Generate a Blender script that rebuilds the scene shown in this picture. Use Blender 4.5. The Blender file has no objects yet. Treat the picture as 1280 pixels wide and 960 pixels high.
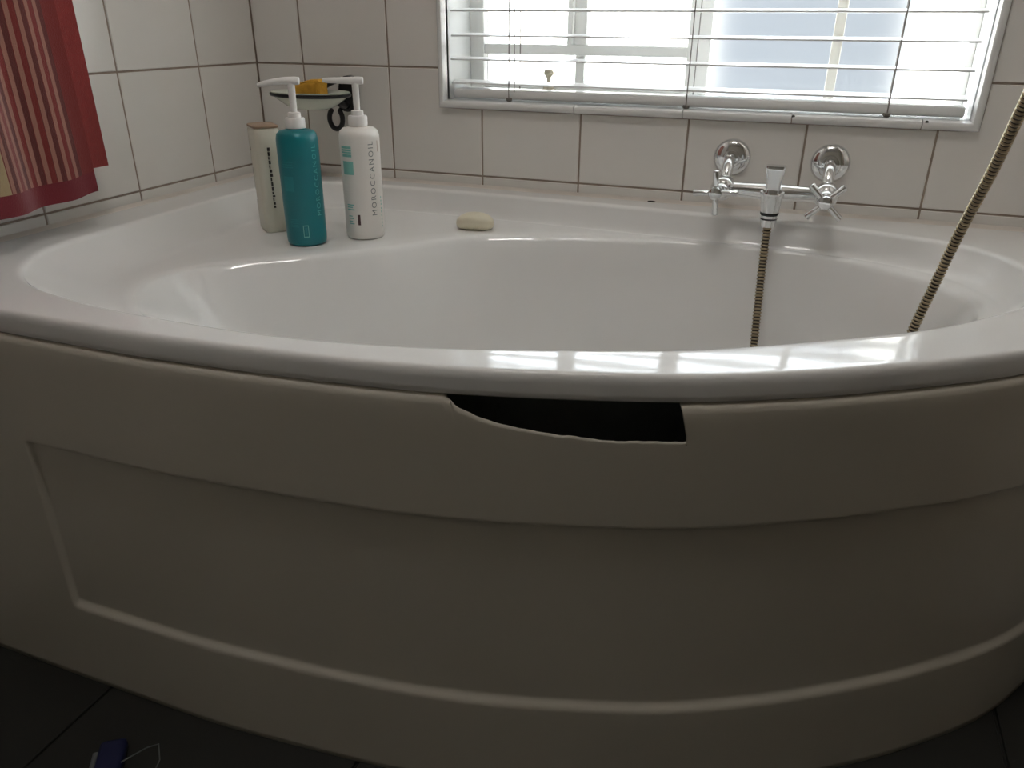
import bpy, bmesh, math, random
from mathutils import Vector, Matrix
random.seed(7)
S = 0.2                      # one wall tile = 0.2 m; plan figures below are in tile units
def W(x, y, z): return Vector((S*x, S*y, S*(z+3.0)))      # tile units -> metres (z measured from the lowest joint)
scene = bpy.context.scene
COL = scene.collection

# ------------------------------------------------------------------ camera
cd = bpy.data.cameras.new('camera'); cam = bpy.data.objects.new('camera', cd); COL.objects.link(cam)
yaw, pit, rol = 0.3573, 0.4376, 0.0067
f = Vector((-math.sin(yaw)*math.cos(pit), math.cos(yaw)*math.cos(pit), -math.sin(pit)))
rt0 = Vector((math.cos(yaw), math.sin(yaw), 0)); up0 = rt0.cross(f)
rt = rt0*math.cos(rol)+up0*math.sin(rol); up = -rt0*math.sin(rol)+up0*math.cos(rol)
CAM = W(5.647, -7.3418, 1.4122)
cam.matrix_world = Matrix(((rt.x, up.x, -f.x, CAM.x), (rt.y, up.y, -f.y, CAM.y), (rt.z, up.z, -f.z, CAM.z), (0, 0, 0, 1)))
cd.sensor_width = 36; cd.lens = 967.83/1280*36; cd.clip_start = 0.02
scene.camera = cam
# ------------------------------------------------------------------ world, sun, exposure
wd = bpy.data.worlds.new('world'); scene.world = wd; wd.use_nodes = True
bg = wd.node_tree.nodes['Background']; bg.inputs[0].default_value = (0.86, 0.93, 1.0, 1); bg.inputs[1].default_value = 7.0
sl = bpy.data.lights.new('sun', 'SUN'); sun = bpy.data.objects.new('sun', sl); COL.objects.link(sun)
sl.energy = 9.0; sl.color = (1, 0.95, 0.87); sl.angle = math.radians(2)
sun.rotation_euler = (math.radians(30), 0, math.radians(-14)); sun.location = (0, -3, 6)
pl = bpy.data.lights.new('window_portal', 'AREA'); po = bpy.data.objects.new('window_portal', pl); COL.objects.link(po)
pl.shape = 'RECTANGLE'; pl.size = 0.93; pl.size_y = 0.99; pl.cycles.is_portal = True
po.location = (0.9, 0.135, 1.24); po.rotation_euler = (math.radians(-90), 0, 0)
vs = scene.view_settings
vs.view_transform = 'Standard'; vs.look = 'None'; vs.gamma = 1.0; vs.use_curve_mapping = False; vs.exposure = 0.8
try:
    scene.cycles.max_bounces = 14; scene.cycles.diffuse_bounces = 8; scene.cycles.transparent_max_bounces = 16
    scene.cycles.sample_clamp_indirect = 6; scene.cycles.caustics_refractive = True
except Exception: pass

# ------------------------------------------------------------------ materials
def mat(name, col, rough=0.5, metal=0.0, noise=0.0, nscale=20, bump=0.0, bscale=60, rand=0.0, spec=0.5, coat=0.0, trans=0.0, sheen=0.0):
    m = bpy.data.materials.new(name); m.use_nodes = True; nt = m.node_tree; b = nt.nodes['Principled BSDF']
    b.inputs['Roughness'].default_value = rough; b.inputs['Metallic'].default_value = metal
    b.inputs['Specular IOR Level'].default_value = spec; b.inputs['Coat Weight'].default_value = coat
    b.inputs['Transmission Weight'].default_value = trans; b.inputs['Sheen Weight'].default_value = sheen
    b.inputs['Base Color'].default_value = (*col, 1)
    tc = nt.nodes.new('ShaderNodeTexCoord'); out = None
    if noise or rand:
        n = nt.nodes.new('ShaderNodeTexNoise'); n.inputs['Scale'].default_value = nscale; n.inputs['Detail'].default_value = 4
        nt.links.new(tc.outputs['Object'], n.inputs['Vector'])
        mr = nt.nodes.new('ShaderNodeMapRange'); mr.inputs[3].default_value = 1-noise; mr.inputs[4].default_value = 1+noise
        nt.links.new(n.outputs[0], mr.inputs[0])
        oi = nt.nodes.new('ShaderNodeObjectInfo'); m2 = nt.nodes.new('ShaderNodeMapRange')
        m2.inputs[3].default_value = 1-rand; m2.inputs[4].default_value = 1+rand; nt.links.new(oi.outputs['Random'], m2.inputs[0])
        mu = nt.nodes.new('ShaderNodeMath'); mu.operation = 'MULTIPLY'; nt.links.new(mr.outputs[0], mu.inputs[0]); nt.links.new(m2.outputs[0], mu.inputs[1])
        vm = nt.nodes.new('ShaderNodeVectorMath'); vm.operation = 'SCALE'; vm.inputs[0].default_value = col
        nt.links.new(mu.outputs[0], vm.inputs['Scale']); nt.links.new(vm.outputs[0], b.inputs['Base Color'])
    if bump:
        n2 = nt.nodes.new('ShaderNodeTexNoise'); n2.inputs['Scale'].default_value = bscale; n2.inputs['Detail'].default_value = 3
        nt.links.new(tc.outputs['Object'], n2.inputs['Vector'])
        bp = nt.nodes.new('ShaderNodeBump'); bp.inputs['Strength'].default_value = bump; bp.inputs['Distance'].default_value = 0.002
        nt.links.new(n2.outputs[0], bp.inputs['Height']); nt.links.new(bp.outputs[0], b.inputs['Normal'])
    return m
M = {}
M['tile'] = mat('glazed_wall_tile', (0.70, 0.675, 0.64), 0.16, noise=0.03, nscale=9, bump=0.06, bscale=14, rand=0.025)
M['grout'] = mat('brown_grout', (0.27, 0.215, 0.17), 0.9, noise=0.25, nscale=40)
M['plaster'] = mat('painted_plaster', (0.42, 0.385, 0.33), 0.8, noise=0.04, nscale=6)
M['ceiling'] = mat('ceiling_paint', (0.62, 0.59, 0.54), 0.85, noise=0.02, nscale=5)
M['floor'] = mat('dark_floor_tile', (0.011, 0.0108, 0.008), 0.6, noise=0.3, nscale=12, rand=0.1)
M['fgrout'] = mat('dark_floor_grout', (0.012, 0.012, 0.009), 0.9, noise=0.2, nscale=60)
M['acrylic'] = mat('white_acrylic', (0.78, 0.775, 0.765), 0.07, noise=0.015, nscale=5, spec=0.5)
M['backing'] = mat('dark_fibreglass_backing', (0.30, 0.33, 0.31), 0.9)
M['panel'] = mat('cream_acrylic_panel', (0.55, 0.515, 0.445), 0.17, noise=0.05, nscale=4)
M['silicone'] = mat('white_silicone', (0.62, 0.57, 0.52), 0.45, noise=0.08, nscale=30)
M['mould'] = mat('black_mould', (0.03, 0.025, 0.02), 0.9)
M['white_trim'] = mat('white_glazed_trim', (0.74, 0.74, 0.73), 0.2, noise=0.03, nscale=12)
M['frame'] = mat('white_steel_frame', (0.72, 0.71, 0.68), 0.4, noise=0.04, nscale=15)
M['putty'] = mat('beige_putty_bar', (0.44, 0.42, 0.37), 0.6, noise=0.06, nscale=20)  # slightly beige bar, darkened further to paint in its backlit tone
M['blind'] = mat('white_blind_slat', (0.78, 0.78, 0.77), 0.32, noise=0.02, nscale=10)
M['cord'] = mat('grey_blind_cord', (0.22, 0.20, 0.18), 0.8)
M['brass'] = mat('dull_brass_handle', (0.42, 0.37, 0.28), 0.4, metal=0.6)
M['chrome'] = mat('chrome', (0.80, 0.81, 0.82), 0.09, metal=1.0)
M['rubber'] = mat('black_rubber', (0.015, 0.015, 0.015), 0.5)
M['hose'] = mat('antique_brass_hose', (0.36, 0.30, 0.20), 0.3, metal=1.0)
M['hose_gap'] = mat('hose_groove', (0.035, 0.026, 0.018), 0.6)  # groove faces dark brown: shade between the coils painted in
M['teal'] = mat('teal_plastic', (0.002, 0.17, 0.20), 0.32, noise=0.02, nscale=8)
M['teal_print'] = mat('pale_teal_print', (0.10, 0.40, 0.41), 0.4)
M['teal_faint'] = mat('faint_teal_print', (0.012, 0.21, 0.24), 0.4)
M['bottle_white'] = mat('white_plastic', (0.76, 0.73, 0.69), 0.3, noise=0.02, nscale=8)
M['pump'] = mat('white_pump_plastic', (0.78, 0.77, 0.75), 0.35)
M['ink'] = mat('grey_print', (0.20, 0.22, 0.22), 0.5)
M['aqua'] = mat('aqua_print', (0.22, 0.52, 0.47), 0.5)
M['maroon'] = mat('maroon_print', (0.10, 0.05, 0.05), 0.5)
M['cream'] = mat('cream_plastic', (0.66, 0.64, 0.54), 0.35, noise=0.02, nscale=8)
M['tan'] = mat('tan_cap', (0.36, 0.25, 0.17), 0.5)
M['dark_ink'] = mat('black_print', (0.04, 0.035, 0.03), 0.5)
M['soap'] = mat('cream_soap', (0.72, 0.67, 0.52), 0.35, noise=0.04, nscale=25)
M['dish'] = mat('pale_glass_dish', (0.62, 0.65, 0.57), 0.12, noise=0.02)
M['black'] = mat('black_plastic', (0.012, 0.012, 0.013), 0.4)
M['sponge'] = mat('yellow_sponge', (0.62, 0.33, 0.035), 0.95, noise=0.25, nscale=90, bump=0.5, bscale=200)
M['red'] = mat('red_terry', (0.21, 0.010, 0.007), 0.95, noise=0.2, nscale=160, bump=0.6, bscale=700, sheen=0.3)
M['blue'] = mat('dark_blue_packet', (0.005, 0.008, 0.05), 0.6)
M['greyplastic'] = mat('grey_strip', (0.13, 0.14, 0.14), 0.5)
M['ext'] = mat('outdoor_blue_grey_paint', (0.062, 0.070, 0.080), 0.9, noise=0.03, nscale=3)  # shaded stretch of the outdoor wall, its shade put into the colour
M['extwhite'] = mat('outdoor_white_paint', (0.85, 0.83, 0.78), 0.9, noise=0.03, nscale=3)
M['paving'] = mat('outdoor_concrete', (0.62, 0.60, 0.56), 0.9, noise=0.1, nscale=6)

def glass_mat(name, rough):
    m = bpy.data.materials.new(name); m.use_nodes = True; nt = m.node_tree
    for n in list(nt.nodes): nt.nodes.remove(n)
    o = nt.nodes.new('ShaderNodeOutputMaterial'); mx = nt.nodes.new('ShaderNodeMixShader'); g = nt.nodes.new('ShaderNodeBsdfGlossy')
    g.inputs['Roughness'].default_value = 0.05
    lw = nt.nodes.new('ShaderNodeFresnel'); lw.inputs[0].default_value = 1.3
    if rough:
        t = nt.nodes.new('ShaderNodeBsdfRefraction'); t.inputs['Roughness'].default_value = rough; t.inputs['IOR'].default_value = 1.35
    else:
        t = nt.nodes.new('ShaderNodeBsdfTransparent')
    t.inputs['Color'].default_value = (0.95, 0.96, 0.96, 1)
    nt.links.new(lw.outputs[0], mx.inputs[0]); nt.links.new(t.outputs[0], mx.inputs[1]); nt.links.new(g.outputs[0], mx.inputs[2])
    nt.links.new(mx.outputs[0], o.inputs[0])
    return m
M['glass'] = glass_mat('window_glass', 0)
M['obscure'] = glass_mat('obscure_glass', 0.42)

def emit_mat(name, col, strength):
    m = bpy.data.materials.new(name); m.use_nodes = True; b = m.node_tree.nodes['Principled BSDF']
    b.inputs['Emission Color'].default_value = (*col, 1); b.inputs['Emission Strength'].default_value = strength
    return m
M['bulb'] = emit_mat('lit_bulb', (1, 0.98, 0.955), 36)

def towel_mat():
    m = bpy.data.materials.new('striped_terry'); m.use_nodes = True; nt = m.node_tree; b = nt.nodes['Principled BSDF']
    b.inputs['Roughness'].default_value = 0.95; b.inputs['Sheen Weight'].default_value = 0.3
    uv = nt.nodes.new('ShaderNodeUVMap'); sp = nt.nodes.new('ShaderNodeSeparateXYZ'); nt.links.new(uv.outputs[0], sp.inputs[0])
    # u: metres from the right-hand edge, v: metres from the lower hem
    red, pale, dk, cr = (0.17, 0.012, 0.009, 1), (0.30, 0.135, 0.10, 1), (0.10, 0.014, 0.011, 1), (0.34, 0.26, 0.14, 1)
    def mth(op, a_, b_):
        n_ = nt.nodes.new('ShaderNodeMath'); n_.operation = op
        for k_, v_ in enumerate((a_, b_)):
            if v_ is None: continue
            if isinstance(v_, (int, float)): n_.inputs[k_].default_value = v_
            else: nt.links.new(v_, n_.inputs[k_])
        return n_.outputs[0]
    def mixc(fac, a_, b_):
        n_ = nt.nodes.new('ShaderNodeMix'); n_.data_type = 'RGBA'; nt.links.new(fac, n_.inputs[0])
        for k_, v_ in ((6, a_), (7, b_)):
            if isinstance(v_, tuple): n_.inputs[k_].default_value = v_
            else: nt.links.new(v_, n_.inputs[k_])
        return n_.outputs[2]
    u_ = mth('PINGPONG', sp.outputs[0], 0.31)
    xs_ = mth('DIVIDE', mth('SUBTRACT', u_, 0.021), 0.0138)
    fr_ = mth('FRACT', xs_, None); par = mth('GREATER_THAN', mth('FRACT', mth('MULTIPLY', xs_, 0.5), None), 0.5)
    stripe = mth('MULTIPLY', mth('GREATER_THAN', fr_, 0.52), mth('LESS_THAN', fr_, 0.95))
    c_ = mixc(stripe, mixc(par, dk, red), pale)
    c_ = mixc(mth('LESS_THAN', u_, 0.021), c_, red)
    c_ = mixc(mth('MULTIPLY', mth('GREATER_THAN', u_, 0.146), mth('LESS_THAN', u_, 0.176)), c_, cr)
    hem = nt.nodes.new('ShaderNodeMath'); hem.operation = 'GREATER_THAN'; hem.inputs[1].default_value = 0.03; nt.links.new(sp.outputs[1], hem.inputs[0])
    mx = nt.nodes.new('ShaderNodeMix'); mx.data_type = 'RGBA'; mx.inputs[6].default_value = (0.15, 0.005, 0.013, 1)
    nt.links.new(hem.outputs[0], mx.inputs[0]); nt.links.new(c_, mx.inputs[7])
    nt.links.new(mx.outputs[2], b.inputs['Base Color'])
    tc = nt.nodes.new('ShaderNodeTexCoord'); n2 = nt.nodes.new('ShaderNodeTexNoise'); n2.inputs['Scale'].default_value = 700
    nt.links.new(tc.outputs['Object'], n2.inputs['Vector']); bp = nt.nodes.new('ShaderNodeBump'); bp.inputs['Strength'].default_value = 0.6; bp.inputs['Distance'].default_value = 0.002
    nt.links.new(n2.outputs[0], bp.inputs['Height']); nt.links.new(bp.outputs[0], b.inputs['Normal'])
    return m
M['towel'] = towel_mat()

# ------------------------------------------------------------------ object helpers
def obj(name, bm, m, parent=None, smooth=False, loc=None):
    """one mesh object; bm is in world metres, origin moved to loc (or to the parent's place)"""
    base = Vector(loc) if loc is not None else (parent.matrix_world.translation.copy() if parent else Vector((0, 0, 0)))
    if loc is None and parent is not None: base = WL[parent.name]
    if base.length: bmesh.ops.translate(bm, verts=bm.verts, vec=-base)
    bmesh.ops.recalc_face_normals(bm, faces=bm.faces)
    me = bpy.data.meshes.new(name); bm.to_mesh(me); bm.free()
    for mm in (m if isinstance(m, (list, tuple)) else [m]): me.materials.append(M[mm])
    if smooth:
        for p in me.polygons: p.use_smooth = True
        if smooth != True: me.set_sharp_from_angle(angle=math.radians(smooth))
    o = bpy.data.objects.new(name, me); COL.objects.link(o)
    WL[o.name] = base.copy()
    if parent:
        o.parent = parent; o.location = base - WL[parent.name]
    else: o.location = base
    return o
WL = {}
def thing(name, label, cat, loc, group=None):
    o = bpy.data.objects.new(name, None); COL.objects.link(o); o.location = loc; WL[o.name] = Vector(loc); o.empty_display_size = 0.03
    o['label'] = label; o['category'] = cat
    if group: o['group'] = group
    return o
def tag(o, label, cat, group=None):
    o['label'] = label; o['category'] = cat
    if group: o['group'] = group
    return o
def struct(o, label):
    o['kind'] = 'structure'; o['label'] = label; return o
def box(bm, lo, hi, bev=0.0, seg=2, mi=0):
    lo, hi = Vector(lo), Vector(hi)
    r = bmesh.ops.create_cube(bm, size=1.0); vs_ = r['verts']
    bmesh.ops.scale(bm, vec=hi-lo, verts=vs_); bmesh.ops.translate(bm, vec=(lo+hi)/2, verts=vs_)
    fs = {f_ for v in vs_ for f_ in v.link_faces}
    if bev:
        es = list({e for v in vs_ for e in v.link_edges})
        r2 = bmesh.ops.bevel(bm, geom=es, offset=bev, segments=seg, affect='EDGES', profile=0.5); fs = set(r2['faces']) | {f_ for f_ in fs if f_.is_valid}
    for f_ in fs:
        if f_.is_valid: f_.material_index = mi
def B(lo, hi, bev=0.0, seg=2):
    bm = bmesh.new(); box(bm, lo, hi, bev, seg); return bm
def frame_of(d):
    d = d.normalized(); a = Vector((0, 0, 1)) if abs(d.z) < 0.9 else Vector((1, 0, 0))
    u = d.cross(a).normalized(); return u, d.cross(u).normalized()
def sweep(bm, pts, rads, n=12, cap=True, matf=None, flat=None):
    """tube along pts with a radius for each; flat=(a,b) squashes the section"""
    pts = [Vector(p) for p in pts]; rings = []; u = None
    for i, p in enumerate(pts):
        d = (pts[min(i+1, len(pts)-1)]-pts[max(i-1, 0)])
        if d.length < 1e-9: d = Vector((0, 0, 1))
        d.normalize()
        if u is None: u, v = frame_of(d)
        else:
            u = (u-d*u.dot(d)).normalized(); v = d.cross(u)
        r = rads[i] if isinstance(rads, (list, tuple)) else rads
        fa, fb = flat if flat else (1, 1)
        rings.append([bm.verts.new(p+u*r*fa*math.cos(2*math.pi*k/n)+v*r*fb*math.sin(2*math.pi*k/n)) for k in range(n)])
    for i in range(len(rings)-1):
        for k in range(n):
            f_ = bm.faces.new((rings[i][k], rings[i][(k+1) % n], rings[i+1][(k+1) % n], rings[i+1][k]))
            if matf: f_.material_index = matf(i)
    if cap:
        bm.faces.new(rings[0][::-1]); bm.faces.new(rings[-1])
def lathe(bm, prof, c, n=40, axis='z', sq=None):
    """prof: (r, h) list about a vertical (or -y) axis through c; sq squashes x,y"""
    c = Vector(c); rings = []
    for r, h in prof:
        ring = []
        for k in range(n):
            a = 2*math.pi*k/n; x, y = r*math.cos(a), r*math.sin(a)
            if sq: x, y = x*sq[0], y*sq[1]
            ring.append(bm.verts.new(c+(Vector((x, y, h)) if axis == 'z' else Vector((x, -h, y)))))
        rings.append(ring)
    for i in range(len(rings)-1):
        for k in range(n): bm.faces.new((rings[i][k], rings[i][(k+1) % n], rings[i+1][(k+1) % n], rings[i+1][k]))
    bm.faces.new(rings[0][::-1]); bm.faces.new(rings[-1])
def prism(bm, pts, y0, y1):
    """2-D (x,z) polygon pushed from y0 to y1"""
    a = [bm.verts.new((x, y0, z)) for x, z in pts]; b = [bm.verts.new((x, y1, z)) for x, z in pts]
    n = len(pts); bm.faces.new(a); bm.faces.new(b[::-1])
    for i in range(n): bm.faces.new((a[i], b[i], b[(i+1) % n], a[(i+1) % n]))
def catmull(P, closed=False, k=10):
    P = [Vector(p) for p in P]; n = len(P); out = []
    rng = n if closed else n-1
    for i in range(rng):
        if closed: a, b, c, d = P[(i-1) % n], P[i], P[(i+1) % n], P[(i+2) % n]
        else:
            b, c = P[i], P[i+1]; a = P[i-1] if i > 0 else b*2-c; d = P[i+2] if i+2 < n else c*2-b
        for j in range(k):
            t = j/k
            out.append(0.5*((2*b)+(c-a)*t+(2*a-5*b+4*c-d)*t*t+(3*b-a-3*c+d)*t**3))
    if not closed: out.append(P[-1].copy())
    return out
def smooth01(t):
    t = max(0.0, min(1.0, t)); return t*t*(3-2*t)

# ------------------------------------------------------------------ room shell
XR, YF, ZC = 8.42, -16.0, 9.5            # right wall, wall behind, ceiling (tile units)
A0, H, B0 = 1.573, 1.003, 0.879          # first joints, tile height
WX0, WX1, WZ0, WZ1 = 2.20, 6.79, 0.715, 5.75   # clear window opening
OX0, OX1, OZ0, OZ1 = 2.125, 6.868, 0.638, 5.825  # outside of its trim
GR = 0.0045                               # grout recess (m)
TH = 0.007
def shell_box(name, lo, hi, m, label):
    return struct(obj(name, B(lo, hi), m), label)
bm = bmesh.new(); y0, y1 = GR*0.35, 0.16
def wb(x0, z0, x1, z1): box(bm, (S*x0, y0, S*(z0+3)), (S*x1, y1, S*(z1+3)))
wb(-0.5, -3.05, WX0-.03, ZC); wb(WX1+.03, -3.05, XR+.6, ZC); wb(WX0-.03, -3.05, WX1+.03, WZ0-.03); wb(WX0-.03, WZ1+.03, WX1+.03, ZC)
wall_back = struct(obj('wall_back', bm, 'grout'), 'tiled wall with the window above the bath')
wall_left = shell_box('wall_left', (-0.12, S*YF, -.01), (-GR*0.35, y0, S*(ZC+3)), 'grout', 'tiled wall with the towel')
wall_right = shell_box('wall_right', (S*XR+GR*0.35, -.74, -.01), (S*XR+.12, y0, S*(ZC+3)), 'grout', 'tiled wall with the hand shower')
XE = 3.3
shell_box('wall_far_right', (XE, S*YF, -.01), (XE+.12, .16, S*(ZC+3)), 'plaster', 'painted wall on the far side of the room')
shell_box('wall_back_right', (S*XR+.121, y0, -.01), (XE, .16, S*(ZC+3)), 'plaster', 'painted wall beside the bath alcove')
wall_front = shell_box('wall_front', (-.12, S*YF-.12, -.01), (XE+.12, S*YF, S*(ZC+3)), 'plaster', 'painted wall facing the window')
ceiling = shell_box('ceiling', (-.12, S*YF-.12, S*(ZC+3)), (XE+.12, .16, S*(ZC+3)+.1), 'ceiling', 'pale painted ceiling')
floor = shell_box('floor', (-.12, S*YF-.12, -.06), (XE+.12, .16, -.004), 'fgrout', 'dark tiled floor')

# wall tiles: each is a child of its wall
def tile_mesh(pts, key=None):
    """flat glazed tile with eased edges; pts (a,b) in metres, front face at depth 0, back at +TH"""
    bm = bmesh.new(); prism(bm, pts, 0, TH)
    es = [e for e in bm.edges if abs(e.verts[0].co.y) < 1e-6 and abs(e.verts[1].co.y) < 1e-6]
    bmesh.ops.bevel(bm, geom=es, offset=0.0012, segments=1, affect='EDGES')
    bmesh.ops.recalc_face_normals(bm, faces=bm.faces)
    me = bpy.data.meshes.new('tile'); bm.to_mesh(me); bm.free(); me.materials.append(M['tile']); return me
g = 0.0017
cache = {}
def tile_obj(parent, pts, place):
    cx = sum(p[0] for p in pts)/len(pts); cz = sum(p[1] for p in pts)/len(pts)
    loc = [(p[0]-cx, p[1]-cz) for p in pts]
    key = tuple((round(a, 4), round(b, 4)) for a, b in loc)
    if key not in cache: cache[key] = tile_mesh(loc)
    o = bpy.data.objects.new('tile', cache[key]); COL.objects.link(o); o.parent = parent
    place(o, cx, cz)
    o.rotation_euler.x += random.uniform(-1, 1)*0.0012
    o.rotation_euler.z += random.uniform(-1, 1)*0.0012
    return o
def cell(x0, x1, z0, z1): return (S*x0+g, S*x1-g, S*(z0+3)+g, S*(z1+3)-g)
rows = [(-3.0, -2*H), (-2*H, -H), (-H, 0)]+[(k*H, (k+1)*H) for k in range(9)]
rows[-1] = (8*H, ZC)
wx0, wx1, wz0, wz1 = S*OX0-.001, S*OX1+.001, S*(OZ0+3)-.001, S*(OZ1+3)+.001
cols = [(0.0, A0-1)]+[(A0-1+i, A0+i) for i in range(7)]+[(A0+6, XR)]
def put_back(o, cx, cz): o.location = (cx, 0, cz)
def put_left(o, cx, cz): o.location = (0, cx, cz); o.rotation_euler = (0, 0, math.pi/2)
def put_right(o, cx, cz): o.location = (S*XR, cx, cz); o.rotation_euler = (0, 0, -math.pi/2)
for za, zb in rows:
    for xa, xb in cols:
        a, b, c, d = cell(xa, xb, za, zb)
        if b <= wx0 or a >= wx1 or d <= wz0 or c >= wz1: poly = [(a, c), (b, c), (b, d), (a, d)]
        elif a >= wx0 and b <= wx1:
            if c >= wz0 and d <= wz1: continue
            if c < wz0: poly = [(a, c), (b, c), (b, wz0), (a, wz0)]
            else: poly = [(a, wz1), (b, wz1), (b, d), (a, d)]
        elif a < wx0:
            if c < wz0: poly = [(a, c), (b, c), (b, wz0), (wx0, wz0), (wx0, d), (a, d)]
            elif d > wz1: poly = [(a, c), (wx0, c), (wx0, wz1), (b, wz1), (b, d), (a, d)]
            else: poly = [(a, c), (wx0, c), (wx0, d), (a, d)]
        else:
            if c < wz0: poly = [(a, c), (b, c), (b, d), (wx1, d), (wx1, wz0), (a, wz0)]
            elif d > wz1: poly = [(wx1, c), (b, c), (b, d), (a, d), (a, wz1), (wx1, wz1)]
            else: poly = [(wx1, c), (b, c), (b, d), (wx1, d)]
        tile_obj(wall_back, poly, put_back)
ycols = [(-B0, 0.0)]+[(-(B0+i+1), -(B0+i)) for i in range(15)]+[(YF, -(B0+15))]
for za, zb in rows:
    for ya, yb in ycols:
        if yb-ya < 0.06: continue
        a, b, c, d = cell(ya, yb, za, zb); poly = [(a, c), (b, c), (b, d), (a, d)]
        tile_obj(wall_left, poly, put_left); 
        if ya > -3.8: tile_obj(wall_right, [(-p[0], p[1]) for p in poly][::-1], lambda o, cx, cz: put_right(o, -cx, cz))
# floor tiles 400 mm
fx0 = S*1.47-0.4; k0 = -1.13
fm = {}
xs = [0.0]+[v for v in [fx0+0.4*i for i in range(0, 10)] if 0.02 < v < XE-.02]+[XE]
ys = [S*YF]+[v for v in [k0-0.4*i for i in range(8, -4, -1)] if S*YF+.02 < v < -.02]+[0.0]
for i in range(len(xs)-1):
    for j in range(len(ys)-1):
        w, h = xs[i+1]-xs[i]-.005, ys[j+1]-ys[j]-.005
        key = (round(w, 3), round(h, 3))
        if key not in fm:
            bm = B((-w/2, -h/2, -.008), (w/2, h/2, 0)); es = [e for e in bm.edges if all(abs(v.co.z) < 1e-6 for v in e.verts)]
            bmesh.ops.bevel(bm, geom=es, offset=.0012, segments=1, affect='EDGES')
            me = bpy.data.meshes.new('floor_tile'); bm.to_mesh(me); bm.free(); me.materials.append(M['floor']); fm[key] = me
        o = bpy.data.objects.new('floor_tile', fm[key]); COL.objects.link(o); o.parent = floor; o.location = ((xs[i]+xs[i+1])/2, (ys[j]+ys[j+1])/2, 0)

# ------------------------------------------------------------------ window
# reveal linings
RV = 0.60
bm = bmesh.new()
def tb(bm, x0, y0_, z0, x1, y1_, z1, bev=0.0): box(bm, W(x0, y0_, z0), W(x1, y1_, z1), bev)
tb(bm, WX0-.028, 0.03, WZ0-.028, WX1+.028, 0.80, WZ0)
obj('sill_lining', bm, 'white_trim', wall_back)
for xa, xb in ((WX0-.028, WX0), (WX1, WX1+.028)):
    bm = bmesh.new(); tb(bm, xa, 0.03, WZ0, xb, 0.80, WZ1); obj('reveal_lining', bm, 'white_trim', wall_back)
bm = bmesh.new(); tb(bm, WX0-.028, 0.03, WZ1, WX1+.028, 0.80, WZ1+.028); obj('reveal_lining', bm, 'white_trim', wall_back)
# rounded edge trim around the opening, in mitred lengths
def trim_piece(name_parent, a, b, along, inner, outer, m0, m1):
    """bullnose bar along x or z between a and b; section from inner edge (opening) to outer edge"""
    bm = bmesh.new(); n = 7; secs = []
    for i in range(n+1):
        t = i/n; pos = inner+(outer-inner)*t
        dep = -0.07*math.sin(math.pi*min(1, t*0.8+.2))**0.6 if t < 1 else -0.005
        if i == 0: dep = -0.02
        secs.append((pos, dep))
    secs = [(inner, 0.07)]+secs+[(outer, 0.02)]
    ends = []
    for e, mit in ((a, m0), (b, m1)):
        ring = []
        for pos, dep in secs:
            q_ = e+mit*(abs(pos-inner))
            ring.append(bm.verts.new(W(q_, dep, pos) if along == 'x' else W(pos, dep, q_)))
        ends.append(ring)
    k = len(secs)
    for i in range(k): bm.faces.new((ends[0][i], ends[0][(i+1) % k], ends[1][(i+1) % k], ends[1][i]))
    bm.faces.new(ends[0]); bm.faces.new(ends[1][::-1])
    return obj('trim_piece', bm, 'white_trim', name_parent, smooth=40)
trim = struct(obj('trim_1', B(W(WX0-.02, 0.035, WZ0-.022), W(WX1+.02, 0.06, WZ0-.012)), 'grout'), 'white rounded tile trim around the window opening')
js = [WX0, 3.52, 4.52, 5.44, 6.44, WX1]
for i in range(5):
    a, b = js[i], js[i+1]
    trim_piece(trim, a+(.004 if i else 0), b-(.004 if i < 4 else 0), 'x', WZ0, OZ0, -1 if i == 0 else 0, 1 if i == 4 else 0)
    trim_piece(trim, a+(.004 if i else 0), b-(.004 if i < 4 else 0), 'x', WZ1, OZ1, -1 if i == 0 else 0, 1 if i == 4 else 0)
zs = [WZ0, 1.71, 2.71, 3.71, 4.71, WZ1]
for i in range(5):
    a, b = zs[i], zs[i+1]
    for inn, out in ((WX0, OX0), (WX1, OX1)):
        trim_piece(trim, a+(.004 if i else 0), b-(.004 if i < 4 else 0), 'z', inn, out, -1 if i == 0 else 0, 1 if i == 4 else 0)
for x in (5.44, 6.46):
    bm = bmesh.new(); lathe(bm, [(.0015, -.0006), (.003, 0), (.0025, .0008), (.001, .001)], W(x+.01, -.062, .70), 10, 'y', None); obj('chip', bm, 'mould', trim, smooth=True)
# steel frame
FY0, FY1 = 0.60, 0.78
bm = bmesh.new()
tb(bm, WX0, FY0, WZ0, 2.35, FY1, WZ1, .002); tb(bm, 6.73, FY0, WZ0, WX1, FY1, WZ1, .002)
tb(bm, 2.35, FY0, WZ0, 6.73, FY1, 0.80, .002); tb(bm, 2.35, FY0, WZ1-.12, 6.73, FY1, WZ1, .002)
win = struct(obj('window_1', bm, 'frame'), 'white steel window behind the blind')
def wp(name, x0, z0, x1, z1, ya=FY0+.02, yb=FY1-.02, m='frame', bev=.0015):
    bm = bmesh.new(); tb(bm, x0, ya, z0, x1, yb, z1, bev); return obj(name, bm, m, win)
wp('mullion', 4.41, .80, 4.62, WZ1-.12, FY0-.03, FY1)
wp('transom', 2.35, 1.114, 4.41, 1.21)
wp('glazing_bar', 3.30, 1.21, 3.42, WZ1-.12); wp('glazing_bar', 3.245, 1.21, 3.30, WZ1-.12, FY0-.05, FY1-.05)
wp('glazing_bar', 3.31, .80, 3.40, 1.114, FY0+.05, FY1-.05)
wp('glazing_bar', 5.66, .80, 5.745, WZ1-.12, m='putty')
wp('casement_rail', 2.35, .80, 4.41, .835, FY0+.01, FY1-.02)
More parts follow.
